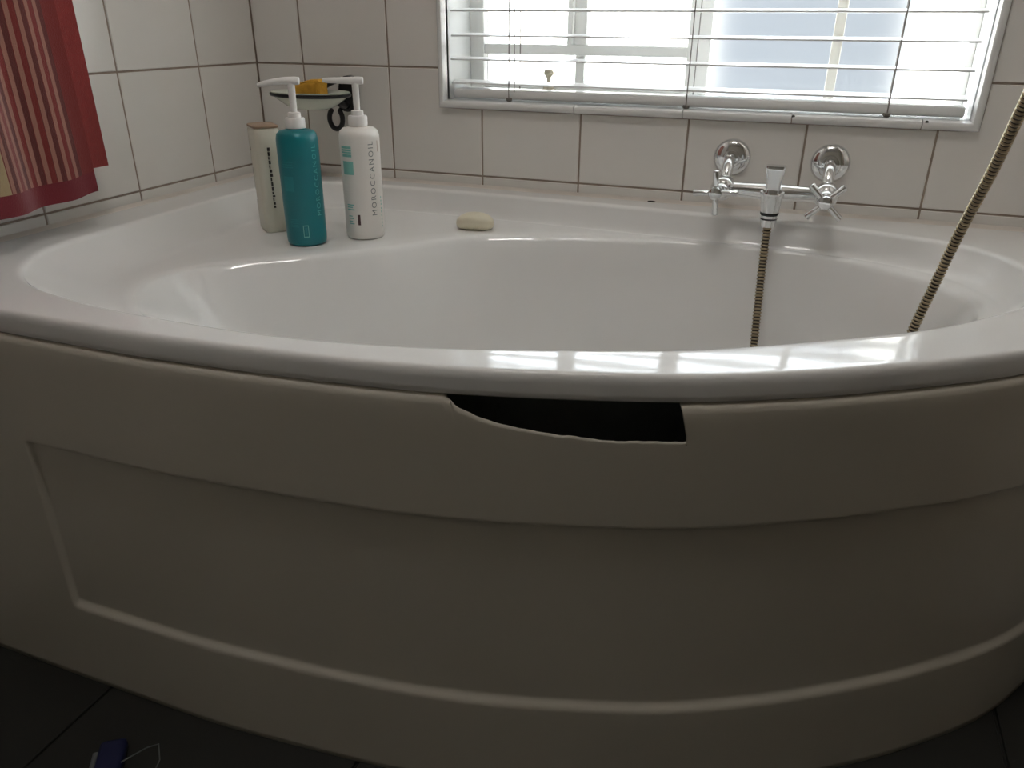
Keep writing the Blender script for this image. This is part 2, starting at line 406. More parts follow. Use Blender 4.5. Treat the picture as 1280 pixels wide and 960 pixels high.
py = .70
def pane(x0, z0, x1, z1, m): wp('pane', x0, z0, x1, z1, py, py+.02, m, 0)
pane(2.35, .835, 3.31, 1.114, 'glass'); pane(3.40, .835, 4.41, 1.114, 'glass')
pane(2.35, 1.21, 3.245, WZ1-.12, 'glass'); pane(3.42, 1.21, 4.41, WZ1-.12, 'glass')
def pane1(x0, z0, x1, z1):           # obscure panes are one sheet each
    bm = bmesh.new(); vs_ = [bm.verts.new(W(*p)) for p in ((x0, py, z0), (x1, py, z0), (x1, py, z1), (x0, py, z1))]; bm.faces.new(vs_)
    obj('pane', bm, 'obscure', win)
pane1(4.62, .80, 5.66, WZ1-.12); pane1(5.745, .80, 6.73, WZ1-.12)
# casement peg handle
bm = bmesh.new(); c = W(3.07, .55, .80)
lathe(bm, [(.004, 0), (.011, .001), (.011, .006), (.0045, .010), (.0042, .020), (.006, .024), (.009, .027), (.0105, .031), (.0085, .036), (.003, .038)], c, 20)
box(bm, c+Vector((-.012, -.008, -.006)), c+Vector((.012, .012, .001)), .001)
obj('peg_handle', bm, 'brass', win, smooth=50)

# ------------------------------------------------------------------ venetian blind
bl = thing('venetian_blind', 'white venetian blind with open slats hanging in the window recess', 'blind', W(4.48, .2, .73))
def slat_bm():
    bm = bmesh.new(); n = 6; top = []; bot = []
    for k in range(n+1):
        t = k/n-.5; yy = .25*t; zz = .018*(1-4*t*t)
        top.append([bm.verts.new(W(x, .2+yy, zz)) for x in (2.225, 6.745)]); bot.append([bm.verts.new(W(x, .2+yy, zz-.013)) for x in (2.225, 6.745)])
    for k in range(n):
        bm.faces.new((top[k][0], top[k][1], top[k+1][1], top[k+1][0])); bm.faces.new((bot[k][0], bot[k+1][0], bot[k+1][1], bot[k][1]))
        for s in (0, 1): bm.faces.new((top[k][s], top[k+1][s], bot[k+1][s], bot[k][s]))
    bm.faces.new((top[0][0], bot[0][0], bot[0][1], top[0][1])); bm.faces.new((top[n][0], top[n][1], bot[n][1], bot[n][0]))
    return bm
NS = 22
first = obj('slat', slat_bm(), 'blind', bl, smooth=40)
base_loc = first.location.copy()
for k in range(NS):
    o = first if k == 0 else first.copy()
    if k: COL.objects.link(o); o.parent = bl
    o.location = base_loc+Vector((0, random.uniform(-.001, .001), S*(.872+.2125*k)))
    o.rotation_euler = (random.uniform(-.02, .02), random.uniform(-.0008, .0008), 0)
bm = bmesh.new(); tb(bm, 2.24, .075, .732, 6.745, .325, .815, .003); obj('bottom_rail', bm, 'blind', bl, smooth=40)
bm = bmesh.new(); tb(bm, 2.215, .05, WZ1-.26, 6.77, .36, WZ1-.005, .002); obj('head_rail', bm, 'blind', bl)
for x in (2.83, 4.525, 6.175):
    for yy, dx in ((.062, 0), (.338, .012)):
        bm = bmesh.new(); sweep(bm, [W(x+dx, yy, .74), W(x+dx+.002, yy, 3), W(x+dx, yy, WZ1-.2)], .0011, 6); obj('ladder_cord', bm, 'cord', bl)
    bm = bmesh.new(); lathe(bm, [(.003, -.003), (.0055, -.002), (.006, .0), (.006, .003)], W(x, .075, .73), 16); obj('cord_plug', bm, 'cord', bl, smooth=40)
for x in (2.86,):
    bm = bmesh.new(); sweep(bm, [W(x+.03, .052, .80), W(x+.025, .05, 2.5), W(x, .06, WZ1-.2)], .0009, 6); obj('lift_cord', bm, 'cord', bl)

# ------------------------------------------------------------------ outside the window
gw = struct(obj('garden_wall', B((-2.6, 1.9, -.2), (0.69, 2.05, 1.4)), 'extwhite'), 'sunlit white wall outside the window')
struct(obj('garden_wall', B((0.69, 1.9, -.2), (1.42, 2.05, 1.4)), 'ext'), 'blue-grey wall face outside the window')  # wall shade drawn as a darker blue-grey block
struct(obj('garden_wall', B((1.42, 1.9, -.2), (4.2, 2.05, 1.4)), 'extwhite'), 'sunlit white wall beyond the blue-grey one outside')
struct(obj('ground', B((-4, .17, -.3), (5, 6, -.2)), 'paving'), 'pale paving outside the window')

# ------------------------------------------------------------------ bathtub
ZR, ZL, ZLEDGE, ZB = -0.11, -0.255, -0.33, -2.15
front = [(0.012, -4.43), (1.4, -4.435), (2.3, -4.432), (2.76, -4.407), (3.59, -4.33), (4.16, -4.235), (4.68, -4.10), (5.26, -3.91), (5.755, -3.67), (6.12, -3.455), (6.5, -3.205), (6.82, -2.965),
         (7.23, -2.61), (7.47, -2.34), (7.64, -2.10), (7.77, -1.88), (8.02, -1.35), (8.22, -.80), (8.37, -.30)]
frontc = [(p.x, p.y) for p in catmull([(x, y, 0) for x, y in front], False, 12)]
O = frontc+[(8.40, -.012), (.012, -.012)]
Actl = [(.50, -3.25), (.485, -2.5), (.49, -1.6), (.50, -1.0), (.60, -.58), (.95, -.34), (1.6, -.28), (3, -.28), (4.5, -.34), (5.4, -.39), (5.96, -.44), (6.32, -.53), (6.7, -.65), (6.95, -.83), (7.11, -1.11), (7.17, -1.5),
        (7.01, -2.05), (6.72, -2.43), (6.31, -2.83), (5.47, -3.40), (4.97, -3.65), (4.04, -3.985), (3.45, -4.12), (2.88, -4.175), (2.04, -4.165), (1.49, -4.09), (1.15, -4.0), (.85, -3.82), (.63, -3.56)]
Bctl = [(1.0, -3.1), (.95, -2.67), (.86, -2.2), (.82, -1.6), (.82, -1.1), (.90, -.78), (1.2, -.52), (1.7, -.42), (3, -.40), (4.5, -.44), (5.4, -.49), (5.96, -.55), (6.3, -.64), (6.62, -.78), (6.82, -.98), (6.95, -1.2), (6.98, -1.5),
        (6.83, -2.0), (6.56, -2.33), (6.16, -2.72), (5.36, -3.26), (4.88, -3.50), (3.98, -3.83), (3.42, -3.95), (2.88, -4.0), (2.1, -3.96), (1.62, -3.74), (1.36, -3.55), (1.12, -3.34)]
Cctl = [(1.2, -3.05), (1.27, -2.78), (1.47, -2.55), (1.83, -2.22), (2.30, -1.77), (2.64, -1.32), (2.93, -1.03), (3.38, -.84), (3.80, -.68), (4.6, -.53), (5.3, -.54), (5.9, -.6), (6.45, -.82), (6.75, -1.1), (6.88, -1.5),
        (6.74, -2.0), (6.46, -2.33), (6.08, -2.68), (5.3, -3.2), (4.84, -3.43), (3.95, -3.76), (3.4, -3.88), (2.85, -3.93), (2.12, -3.88), (1.7, -3.70), (1.42, -3.45)]
Dctl = [(3.05, -2.85), (3.0, -2.55), (3.15, -2.2), (3.4, -1.85), (3.75, -1.52), (4.2, -1.2), (5.0, -1.08), (5.7, -1.12), (6.1, -1.35), (6.25, -1.65), (6.1, -2.05), (5.7, -2.4), (5.0, -2.8), (4.2, -3.1), (3.6, -3.2), (3.25, -3.1)]
cc = Vector((4.2, -2.4))
def closed_poly(ctl): return [(p.x, p.y) for p in catmull([(x, y, 0) for x, y in ctl], True, 12)]
def radial(poly, ang):
    dx, dy = math.cos(ang), math.sin(ang); best = 0
    n = len(poly)
    for i in range(n):
        ax, ay = poly[i][0]-cc.x, poly[i][1]-cc.y; bx, by = poly[(i+1) % n][0]-cc.x, poly[(i+1) % n][1]-cc.y
        ex, ey = bx-ax, by-ay; den = dx*ey-dy*ex
        if abs(den) < 1e-12: continue
        t = (ax*ey-ay*ex)/den; u = (ax*dy-ay*dx)/den
        if t > 0 and -1e-9 <= u <= 1+1e-9: best = max(best, t)
    return best
angs = [2*math.pi*k/280 for k in range(280)]
for cx, cy in ((.012, -4.43), (8.40, -.012), (.012, -.012), (8.37, -.30)): angs.append(math.atan2(cy-cc.y, cx-cc.x) % (2*math.pi))
crn = angs[280:]
angs = sorted([a for a in angs[:280] if all(abs(a-c_) > .012 for c_ in crn)]+[a for i, a in enumerate(crn) if all(abs(a-b_) > .004 for b_ in crn[:i])])
PA, PB, PC, PD = closed_poly(Actl), closed_poly(Bctl), closed_poly(Cctl), closed_poly(Dctl)
RO = [radial(O, a) for a in angs]; RA = [radial(PA, a) for a in angs]
RB = [min(radial(PB, a), ra-.06) for a, ra in zip(angs, RA)]; RC = [min(radial(PC, a), rb-.03) for a, rb in zip(angs, RB)]
RD = [min(radial(PD, a), rc-.1) for a, rc in zip(angs, RC)]
def smooth_ring(R, k):
    n = len(R)
    for _ in range(k): R = [(R[i-1]+2*R[i]+R[(i+1) % n])/4 for i in range(n)]
    return R
RB, RC, RD = smooth_ring(RB, 10), smooth_ring(RC, 12), smooth_ring(RD, 16)
RB = [min(b_, a_-.05) for a_, b_ in zip(RA, RB)]; RC = [min(c_, b_-.03) for b_, c_ in zip(RB, RC)]
RE = [rc+min(.10, .7*(rb-rc)) for rb, rc in zip(RB, RC)]      # where the ledge starts to roll over
rings = []
def lerp_ring(Ra, Rb, t): return [a+(b-a)*t for a, b in zip(Ra, Rb)]
def obliq(R):
    """1/cos of the angle between the spoke and the outline's normal, so offsets keep their true width"""
    P = [Vector((r*math.cos(a), r*math.sin(a))) for r, a in zip(R, angs)]; out = []
    for i in range(len(P)):
        t = (P[(i+1) % len(P)]-P[i-1]).normalized(); e = P[i].normalized(); out.append(1/max(.36, abs(e.x*t.y-e.y*t.x)))
    return smooth_ring(out, 2)
FO, FA = obliq(RO), obliq(RA)
def off(R, d):
    F = FA if R is RA else (FO if R is RO else [1]*len(R))
    return [r-d*k_ for r, k_ in zip(R, F)]
rings += [(off(RO, .10), ZL+.004), (off(RO, .012), ZL), (off(RO, .0), ZL+.012), (RO, ZL+.04), (RO, -.165), (off(RO, .002), -.145), (off(RO, .007), -.128), (off(RO, .014), -.118), (off(RO, .023), -.1125), (off(RO, .033), -.1105), (off(RO, .042), ZR), (off(RO, .07), ZR)]
rings += [(lerp_ring(off(RO, .07), off(RA, -.07), .5), ZR), (off(RA, -.07), ZR), (off(RA, -.045), ZR-.0005), (off(RA, -.030), ZR-.0025), (off(RA, -.018), ZR-.006), (off(RA, -.008), ZR-.012), (off(RA, -.001), ZR-.019), (off(RA, .004), ZR-.027)]
for i in range(1, 19):
    t = (i/18)**1.4; rings.append((lerp_ring(off(RA, .004), RB, t), ZR-.027-(ZR-.027-ZLEDGE)*(1-(1-t)**2.2)))
rings += [(lerp_ring(RB, RE, .5), ZLEDGE), (lerp_ring(RB, RE, .9), ZLEDGE-.0005), (lerp_ring(RE, RC, .35), ZLEDGE-.003), (lerp_ring(RE, RC, .65), ZLEDGE-.009), (lerp_ring(RE, RC, .87), ZLEDGE-.018), (RC, ZLEDGE-.030), (lerp_ring(RC, RD, .025), ZLEDGE-.058)]
for i in range(1, 8): rings.append((lerp_ring(RC, RD, .03+.62*i/7), ZLEDGE-.055-(1.40)*i/7))
for i in range(1, 6):
    a = math.pi/2*i/5; rings.append((lerp_ring(RC, RD, .65+.35*math.sin(a)), -1.785-.365*(1-math.cos(a))))
rings += [(lerp_ring(RD, [0]*len(RD), .35), ZB-.012), (lerp_ring(RD, [0]*len(RD), .8), ZB-.02)]
tub = thing('bathtub', 'white acrylic bathtub with bowed front panel and a broken black gap', 'bathtub', W(4.2, -2.2, -3))
bm = bmesh.new(); VR = []
for R, z in rings: VR.append([bm.verts.new(W(cc.x+r*math.cos(a), cc.y+r*math.sin(a), z)) for r, a in zip(R, angs)])
n = len(angs)
for i in range(len(VR)-1):
    for k in range(n): bm.faces.new((VR[i][k], VR[i][(k+1) % n], VR[i+1][(k+1) % n], VR[i+1][k]))
bm.faces.new(VR[-1])
shell = obj('basin', bm, ['acrylic', 'backing'], tub, smooth=True)
me_ = shell.data
if sum(p.normal.z*p.area for p in me_.polygons) < 0: me_.flip_normals()
sm = shell.modifiers.new('thickness', 'SOLIDIFY'); sm.thickness = .004; sm.offset = -1; sm.material_offset = 1; sm.material_offset_rim = 1
bm = bmesh.new(); lathe(bm, [(.030, 0), (.030, .003), (.022, .005), (.012, .004)], W(5.2, -2.1, ZB-.012), 28); obj('drain', bm, 'chrome', tub, smooth=40)

# bowed front panel with recessed field and a broken-out bite under the rim
pp = [Vector((x, y)) for x, y in frontc]
acc = [0.0]
for i in range(1, len(pp)): acc.append(acc[-1]+(pp[i]-pp[i-1]).length)
def at_arc(s):
    for i in range(1, len(pp)):
        if acc[i] >= s or i == len(pp)-1:
            t = (s-acc[i-1])/max(1e-9, acc[i]-acc[i-1]); p = pp[i-1].lerp(pp[i], t)
            d0 = (pp[i]-pp[max(i-2, 0)]).normalized(); d1 = (pp[min(i+1, len(pp)-1)]-pp[i-1]).normalized(); d = d0.lerp(d1, t).normalized(); return p, Vector((d.y, -d.x))
def arc_of_x(x):
    for i in range(1, len(pp)):
        if pp[i].x >= x: return acc[i-1]+(acc[i]-acc[i-1])*(x-pp[i-1].x)/(pp[i].x-pp[i-1].x)
hole = [(4.125, -.258), (4.16, -.285), (4.208, -.318), (4.305, -.362), (4.38, -.386), (4.46, -.404), (4.58, -.424), (4.691, -.441), (4.75, -.442), (4.86, -.456), (4.956, -.463), (5.06, -.458), (5.18, -.459), (5.27, -.461), (5.282, -.455), (5.284, -.40), (5.286, -.33), (5.2865, -.285), (5.287, -.258)]
hs = [(arc_of_x(x), z) for x, z in hole]
def ztop(s):
    if s <= hs[0][0] or s >= hs[-1][0]: return None
    for i in range(1, len(hs)):
        if hs[i][0] >= s:
            t = (s-hs[i-1][0])/max(1e-9, hs[i][0]-hs[i-1][0]); z = hs[i-1][1]+(hs[i][1]-hs[i-1][1])*t
            return z+0.0012*math.sin(s*61)+.0008*math.sin(s*143+1)
L = acc[-1]; s0 = arc_of_x(1.335); s1 = L-.55
ss = [L*i/220 for i in range(221)]+[h[0] for h in hs]+[hs[0][0]+(hs[-1][0]-hs[0][0])*i/60 for i in range(61)]
for e in (s0, s1): ss += [e+d for d in (-.05, -.03, -.02, -.01, 0, .01, .02, .03, .05)]
ss = sorted(ss); keep = [h[0] for h in hs]
ss = sorted([s for i, s in enumerate(ss) if (i == 0 or s-ss[i-1] > .006) and all(abs(s-h) > .006 for h in keep)]+keep)
zt, zbm = -.985, -2.245
low_rows = [-.60, -.75, -.90, -.955, -.972, -.980, -.986, -.992, -1.0, -1.015, -1.05, -1.2, -1.45, -1.7, -1.95, -2.1, -2.17, -2.195, -2.21, -2.225, -2.24, -2.255, -2.27, -2.285, -2.30, -2.32, -2.36, -2.5, -2.7, -2.85, -2.95, -2.998]
bm = bmesh.new(); grid = []
for s in ss:
    p, nrm = at_arc(s); zh = ztop(s); colv = []
    if zh is None: tops = [(-.258, -.075), (-.2585, -.04), (-.262, -.016), (-.271, -.002), (-.285, .008), (-.305, .012), (-.36, .012), (-.46, .012)]
    else:
        tops = [(zh+(-.56-zh)*k/7*.9, .012 if k else .010) for k in range(8)]
        if zh > -.30:
            tops = [(zh, -.01), (zh-.003, -.004), (zh-.008, 0), (zh-.015, .006), (zh-.03, .01), (-.36, .012), (-.42, .012), (-.46, .012)]
    mask_s = smooth01((s-s0+.02)/.04)*smooth01((s1-s+.02)/.04)
    for z, d in tops:
        e_ = s-hs[-3][0]; sh = 0.0
        if -.03 < e_ < .16: sh = .05*max(0, min(1, (z+.46)/.20))**1.5*(1-max(0, e_)/.16)
        p2, n2_ = at_arc(s-sh); colv.append(bm.verts.new(W(p2.x+n2_.x*d, p2.y+n2_.y*d, z)))
    for z in low_rows:
        mz = smooth01((-.975-z)/.025)*smooth01((z+2.305)/.065)
        d = .012-.032*mask_s*mz
        colv.append(bm.verts.new(W(p.x+nrm.x*d, p.y+nrm.y*d, z)))
    grid.append(colv)
for i in range(len(grid)-1):
    for k in range(len(grid[0])-1): bm.faces.new((grid[i][k], grid[i+1][k], grid[i+1][k+1], grid[i][k+1]))
pan = obj('front_panel', bm, 'panel', tub, smooth=35)
sm = pan.modifiers.new('thickness', 'SOLIDIFY'); sm.thickness = .0014; sm.offset = 0
pan['label'] = 'cream bowed panel with recessed field and broken edge'

# silicone bead between rim and tiles
bm = bmesh.new()
def bead(pts, nin):
    for i in range(len(pts)-1):
        a, b = Vector(pts[i]), Vector(pts[i+1])
        va = [bm.verts.new(W(a.x+nin[0]*d, a.y+nin[1]*d, z)) for d, z in ((.0, -.085), (.012, -.092), (.03, -.104), (.07, -.114), (0, -.12))]
        vb = [bm.verts.new(W(b.x+nin[0]*d, b.y+nin[1]*d, z)) for d, z in ((.0, -.085), (.012, -.092), (.03, -.104), (.07, -.114), (0, -.12))]
        for k in range(5): bm.faces.new((va[k], va[(k+1) % 5], vb[(k+1) % 5], vb[k]))
        bm.faces.new(va); bm.faces.new(vb[::-1])
bead([(0, -.002, 0), (8.40, -.002, 0)], (0, -1)); bead([(.002, -4.42, 0), (.002, 0, 0)], (1, 0)); bead([(8.418, -.30, 0), (8.418, 0, 0)], (-1, 0))
seal = struct(obj('trim_2', bm, 'silicone', smooth=40), 'silicone bead where the bath meets the tiles')
bm = bmesh.new(); lathe(bm, [(.002, -.001), (.008, 0), (.007, .0014), (.003, .002)], W(4.31, -.055, -.107), 14, sq=(1.0, .35)); obj('mould_spot', bm, 'mould', seal, smooth=True)

# ------------------------------------------------------------------ toiletries on the ledge
ZS = ZLEDGE+.0015
camxy = Vector((CAM.x, CAM.y))
def text_bm(txt, size, spacing=1.0):
    cu = bpy.data.curves.new('t', 'FONT'); cu.body = txt; cu.size = size; cu.space_character = spacing; cu.align_x = 'CENTER'; cu.align_y = 'CENTER'; cu.resolution_u = 3
    to = bpy.data.objects.new('t', cu); COL.objects.link(to); dg = bpy.context.evaluated_depsgraph_get(); dg.update()
    me = bpy.data.meshes.new_from_object(to.evaluated_get(dg)); bm = bmesh.new(); bm.from_mesh(me)
    bpy.data.objects.remove(to); bpy.data.meshes.remove(me); bpy.data.curves.remove(cu)
    return bm
def wrap(bm, c, r, phi, z, vertical=True):
    """wrap a flat (x,y) drawing onto an upright cylinder at angle phi, height z"""
    for v in bm.verts:
        x, y = v.co.x, v.co.y
        if vertical: x, y = -y, x
        a = phi+x/r; v.co = Vector((c.x+r*math.cos(a), c.y+r*math.sin(a), z+y))
    return bm
def rects_bm(rects):
    """rects (x0,y0,x1,y1) metres, split in x so they can be wrapped"""
    bm = bmesh.new()
    for x0, y0_, x1, y1_ in rects:
        n = max(1, int((x1-x0)/.002)); prev = None
        for k in range(n+1):
            x = x0+(x1-x0)*k/n; cur = (bm.verts.new((x, y0_, 0)), bm.verts.new((x, y1_, 0)))
            if prev: bm.faces.new((prev[0], cur[0], cur[1], prev[1]))
            prev = cur
    return bm
def pump_bottle(pos, r, hb, htot, mbody, label, nozzle, droop, prints):
    base = W(*pos); t = thing('pump_bottle', label, 'bottle', base)
    bm = bmesh.new()
    lathe(bm, [(r*.80, 0), (r*.93, .0015), (r*.985, .006), (r, .014), (r*1.005, hb*.5), (r*1.01, hb-.020), (r*1.0, hb-.013), (r*.95, hb-.006), (r*.80, hb-.0015), (r*.55, hb+.0005), (.0135, hb+.002), (.0135, hb+.004)], base, 56)
    obj('bottle_body', bm, mbody, t, smooth=True)
    bm = bmesh.new()
    lathe(bm, [(.0150, hb+.002), (.0160, hb+.003), (.0160, hb+.016), (.0148, hb+.0185), (.0105, hb+.019), (.0100, hb+.026), (.008, hb+.027)], base, 36)
    obj('collar', bm, 'pump', t, smooth=35)
    ph = obj('pump_head', pump_head_bm(base, hb, htot, nozzle, droop), 'pump', t, smooth=40)
    phi0 = math.atan2(camxy.y-base.y, camxy.x-base.x)
    for kind, data, phi, z, m in prints:
        if kind == 'text': b2 = wrap(text_bm(*data), base, r*1.012+.0002, phi0+phi, base.z+z)
        else: b2 = wrap(rects_bm(data), base, r*1.012+.0002, phi0+phi, base.z+z, False)
        obj('lettering' if kind == 'text' else 'printed_mark', b2, m, t)
    return t
def pump_head_bm(base, hb, htot, nozzle, droop):
    bm = bmesh.new(); top = base+Vector((0, 0, htot-.008))
    sweep(bm, [base+Vector((0, 0, hb+.024)), base+Vector((0, 0, htot-.012)), top], [.0052, .0058, .0065], 18)
    d = Vector((math.cos(nozzle), math.sin(nozzle), 0))
    pts = []; rr = []
    for k in range(11):
        t = k/10; x = -.013+.066*t
        pts.append(top+d*x+Vector((0, 0, .001-droop*max(0, t-.3)**1.6))); rr.append(.0078-.0032*t if k not in (0, 10) else .0066-.0028*t)
    sweep(bm, pts, rr, 16, flat=(1.0, .85))
    return bm
toleft = math.radians(180)+math.atan2(rt.y, rt.x)
white_bits = [('text', ('MOROCCANOIL', .0137, 1.32), .55, .104, 'ink'),
    ('rect', [(-.011, -.006, .011, -.0035), (-.011, -.0025, .011, .0005), (-.011, .0015, .011, .0055), (-.009, -.012, .011, -.0075)], -.78, .153, 'aqua'),
    ('rect', [(-.011, -.011, .011, .011)], -.72, .123, 'aqua'),
    ('rect', [(-.008, y, .007-.003*(k % 2), y+.0022) for k, y in enumerate((-.004, 0, .004))], -.72, .056, 'aqua'),
    ('rect', [(-.006, y, .005-.003*(k % 2), y+.0018) for k, y in enumerate((-.012, -.008, -.003, .001))], -.72, .040, 'aqua'),
    ('rect', [(-.0023, -.009, .0023, .009)], -.30, .036, 'maroon'),
    ('rect', [(-.0012, y, .0012, y+.003) for y in (-.03, -.024, -.018, -.011, -.005, .001, .008, .014, .020)], 1.02, .050, 'aqua'),
    ('rect', [(-.0008, -.012, .0008, .006)], 1.0, .160, 'tan')]
pump_bottle((2.033, -1.406, ZS), .0335, .186, .266, 'bottle_white', 'white pump bottle with vertical grey lettering beside the soap', toleft, .000, white_bits)
fr = [(-.0045, -.010, .0045, -.0088), (-.0045, .0088, .0045, .010), (-.0045, -.010, -.0036, .010), (.0036, -.010, .0045, .010)]
teal_bits = [('text', ('MOROCCANOIL', .0128, 1.32), .80, .108, 'teal_print'),
    ('rect', fr, -.02, .027, 'aqua'), ('rect', [(-.0016, -.006, .0016, .006)], -.02, .027, 'teal_faint'),
    ('rect', [(-.010, -.012, .008, .012)], -.62, .105, 'teal_faint'), ('rect', [(-.010, -.003, .010, -.0015), (-.010, .001, .009, .0025), (-.010, .005, .010, .0065)], -.62, .134, 'teal_faint'),
    ('rect', [(-.008, y, .007-.002*(k % 2), y+.001) for k, y in enumerate((-.006, -.003, 0, .003, .006))], -.55, .040, 'teal_faint')]
pump_bottle((1.678, -1.788, ZS), .0335, .187, .268, 'teal', 'teal pump bottle with white pump standing on the bath ledge', toleft+.05, .012, teal_bits)

# cream upright bottle with thin tan cap behind the teal one
cb = W(1.13, -1.50, ZS); t = thing('lotion_bottle', 'cream bottle with thin tan cap standing behind the teal bottle', 'bottle', cb)
def rrect(hx, hy, rad, n=6):
    out = []
    for qx, qy, a0 in ((1, 1, 0), (-1, 1, 90), (-1, -1, 180), (1, -1, 270)):
        for k in range(n+1):
            a = math.radians(a0+90*k/n); out.append((qx*(hx-rad)+rad*math.cos(a), qy*(hy-rad)+rad*math.sin(a)))
    return out
def rr_loft(bm, c, secs, rot):
    rg = []
    for hx, hy, rad, z in secs:
        rg.append([bm.verts.new(c+Vector((x*math.cos(rot)-y*math.sin(rot), x*math.sin(rot)+y*math.cos(rot), z))) for x, y in rrect(hx, hy, rad)])
    n = len(rg[0])
    for i in range(len(rg)-1):
        for k in range(n): bm.faces.new((rg[i][k], rg[i][(k+1) % n], rg[i+1][(k+1) % n], rg[i+1][k]))
    bm.faces.new(rg[0][::-1]); bm.faces.new(rg[-1])
rot = math.radians(50); HX, HY = .021, .029
bm = bmesh.new()
rr_loft(bm, cb, [(HX-.003, HY-.003, .007, 0), (HX, HY, .010, .004), (HX, HY, .011, .08), (HX+.001, HY+.002, .011, .155), (HX+.001, HY+.002, .011, .176), (HX-.001, HY, .010, .180)], rot)
obj('bottle_body', bm, 'cream', t, smooth=45)
bm = bmesh.new(); rr_loft(bm, cb, [(HX, HY+.001, .010, .180), (HX+.001, HY+.002, .011, .1805), (HX+.001, HY+.002, .011, .1835), (HX-.001, HY, .010, .1845)], rot); obj('cap', bm, 'tan', t, smooth=45)
fx = Vector((math.cos(rot), math.sin(rot), 0)); fy = Vector((-math.sin(rot), math.cos(rot), 0))
def on_face(nv, tv, dist, rects, m, bow=0):
    bm = bmesh.new()
    for a0, z0, a1, z1 in rects:
        bm.faces.new([bm.verts.new(cb+nv*(dist)+tv*a+Vector((0, 0, z))) for a, z in ((a0, z0), (a1, z0), (a1, z1), (a0, z1))])
    obj('printed_mark', bm, m, t)
random.seed(3)
dashes = []; z = .045
while z < .150:
    h = random.uniform(.003, .007); w_ = random.uniform(.002, .005); dashes.append((-.004, z, -.004+w_, z+h)); z += h+.0018
on_face(-fy, fx, HY+.0028, dashes, 'dark_ink')
for rc in [(.010, .140, .015, .147), (.012, .072, .0135, .110), (.012, .046, .0135, .054)]: on_face(-fx, fy, HX+.0018, [rc], 'dark_ink')

# soap bar
sb = W(2.83, -.80, ZS); bm = bmesh.new(); bmesh.ops.create_icosphere(bm, subdivisions=4, radius=1)
for v in bm.verts:
    x, y, z = v.co; e = .62
    x, y, z = (math.copysign(abs(c_)**e, c_) for c_ in (x, y, z))
    nrm_ = max(1, (abs(x)**2.6+abs(y)**2.6+abs(z)**2.6)**(1/2.6)); x, y, z = x/nrm_, y/nrm_, z/nrm_
    X, Y, Z = .035*x, .022*y, .0150*z
    Z += .005*(X/.035)**2*-1+.0045; 
    a = math.radians(8); v.co = sb+Vector((X*math.cos(a)-Y*math.sin(a), X*math.sin(a)+Y*math.cos(a), Z+.0128))
mz = min(v.co.z for v in bm.verts)
bmesh.ops.translate(bm, verts=bm.verts, vec=(0, 0, sb.z-mz))
tag(obj('soap_bar', bm, 'soap', smooth=True, loc=sb), 'worn cream soap bar on the ledge next to the white bottle', 'soap')

# ------------------------------------------------------------------ soap dish on its black holder
dc = W(.90, -.40, .745)
sd = thing('soap_dish', 'pale oval soap dish on black wall holder above the bath corner', 'soap dish', W(1.10, 0, .57))
bm = bmesh.new()
lathe(bm, [(.020, -.028), (.034, -.027), (.052, -.021), (.068, -.011), (.079, -.003), (.0845, .0035), (.086, .0055), (.0835, .0062), (.078, .002), (.064, -.006), (.048, -.014), (.02, -.019)], dc, 48, sq=(1.0, .66)); obj('dish', bm, 'dish', sd, smooth=60)
bm = bmesh.new(); lathe(bm, [(.079, -.0035), (.0855, -.0022), (.0872, .0005), (.0868, .0033), (.0845, .0034), (.080, -.002)], dc, 48, sq=(1.0, .66)); obj('rim_band', bm, 'black', sd, smooth=60)
# black holder: rounded plate on the wall with a curled arm under and beside the dish
bm = bmesh.new(); hc = W(1.115, 0, .735)
pts = []
for k in range(20):
    a = 2*math.pi*k/20; pts.append((hc.x+.022*math.copysign(abs(math.cos(a))**.75, math.cos(a))+.003*math.sin(a), hc.z+.035*math.copysign(abs(math.sin(a))**.8, math.sin(a))))
prism(bm, pts, -.018, -.0005); bmesh.ops.bevel(bm, geom=[e for e in bm.edges if all(abs(v.co.y+.018) < 1e-6 for v in e.verts)], offset=.006, segments=3, affect='EDGES')
obj('holder_plate', bm, 'black', sd, smooth=50)
bm = bmesh.new(); sweep(bm, catmull([W(1.09, -.05, .84), W(1.06, -.12, .87), W(.98, -.20, .835), W(.93, -.30, .77)], False, 6), .0065, 10); obj('holder_arm', bm, 'black', sd, smooth=60)
bm = bmesh.new(); sweep(bm, catmull([W(1.10, -.06, .66), W(1.13, -.16, .63), W(1.16, -.28, .66), W(1.15, -.33, .70)], False, 6), .0065, 10); obj('holder_arm', bm, 'black', sd, smooth=60)
# hanging open hook
bm = bmesh.new(); hk = W(1.02, -.16, .50)
path = []
for k in range(19):
    a = math.radians(118+ (360-236+180)*k/18*0.98)
    path.append(hk+Vector((.0155*math.cos(a)+.003*math.sin(a)*0, 0, .020*math.sin(a))))
sweep(bm, path, [.0042]+[.0052]*17+[.0042], 10); obj('hook', bm, 'black', sd, smooth=60)
bm = bmesh.new(); sweep(bm, [path[-1]+Vector((0, 0, -.002)), W(1.09, -.08, .64)], .0045, 8); obj('hook_stem', bm, 'black', sd, smooth=60)
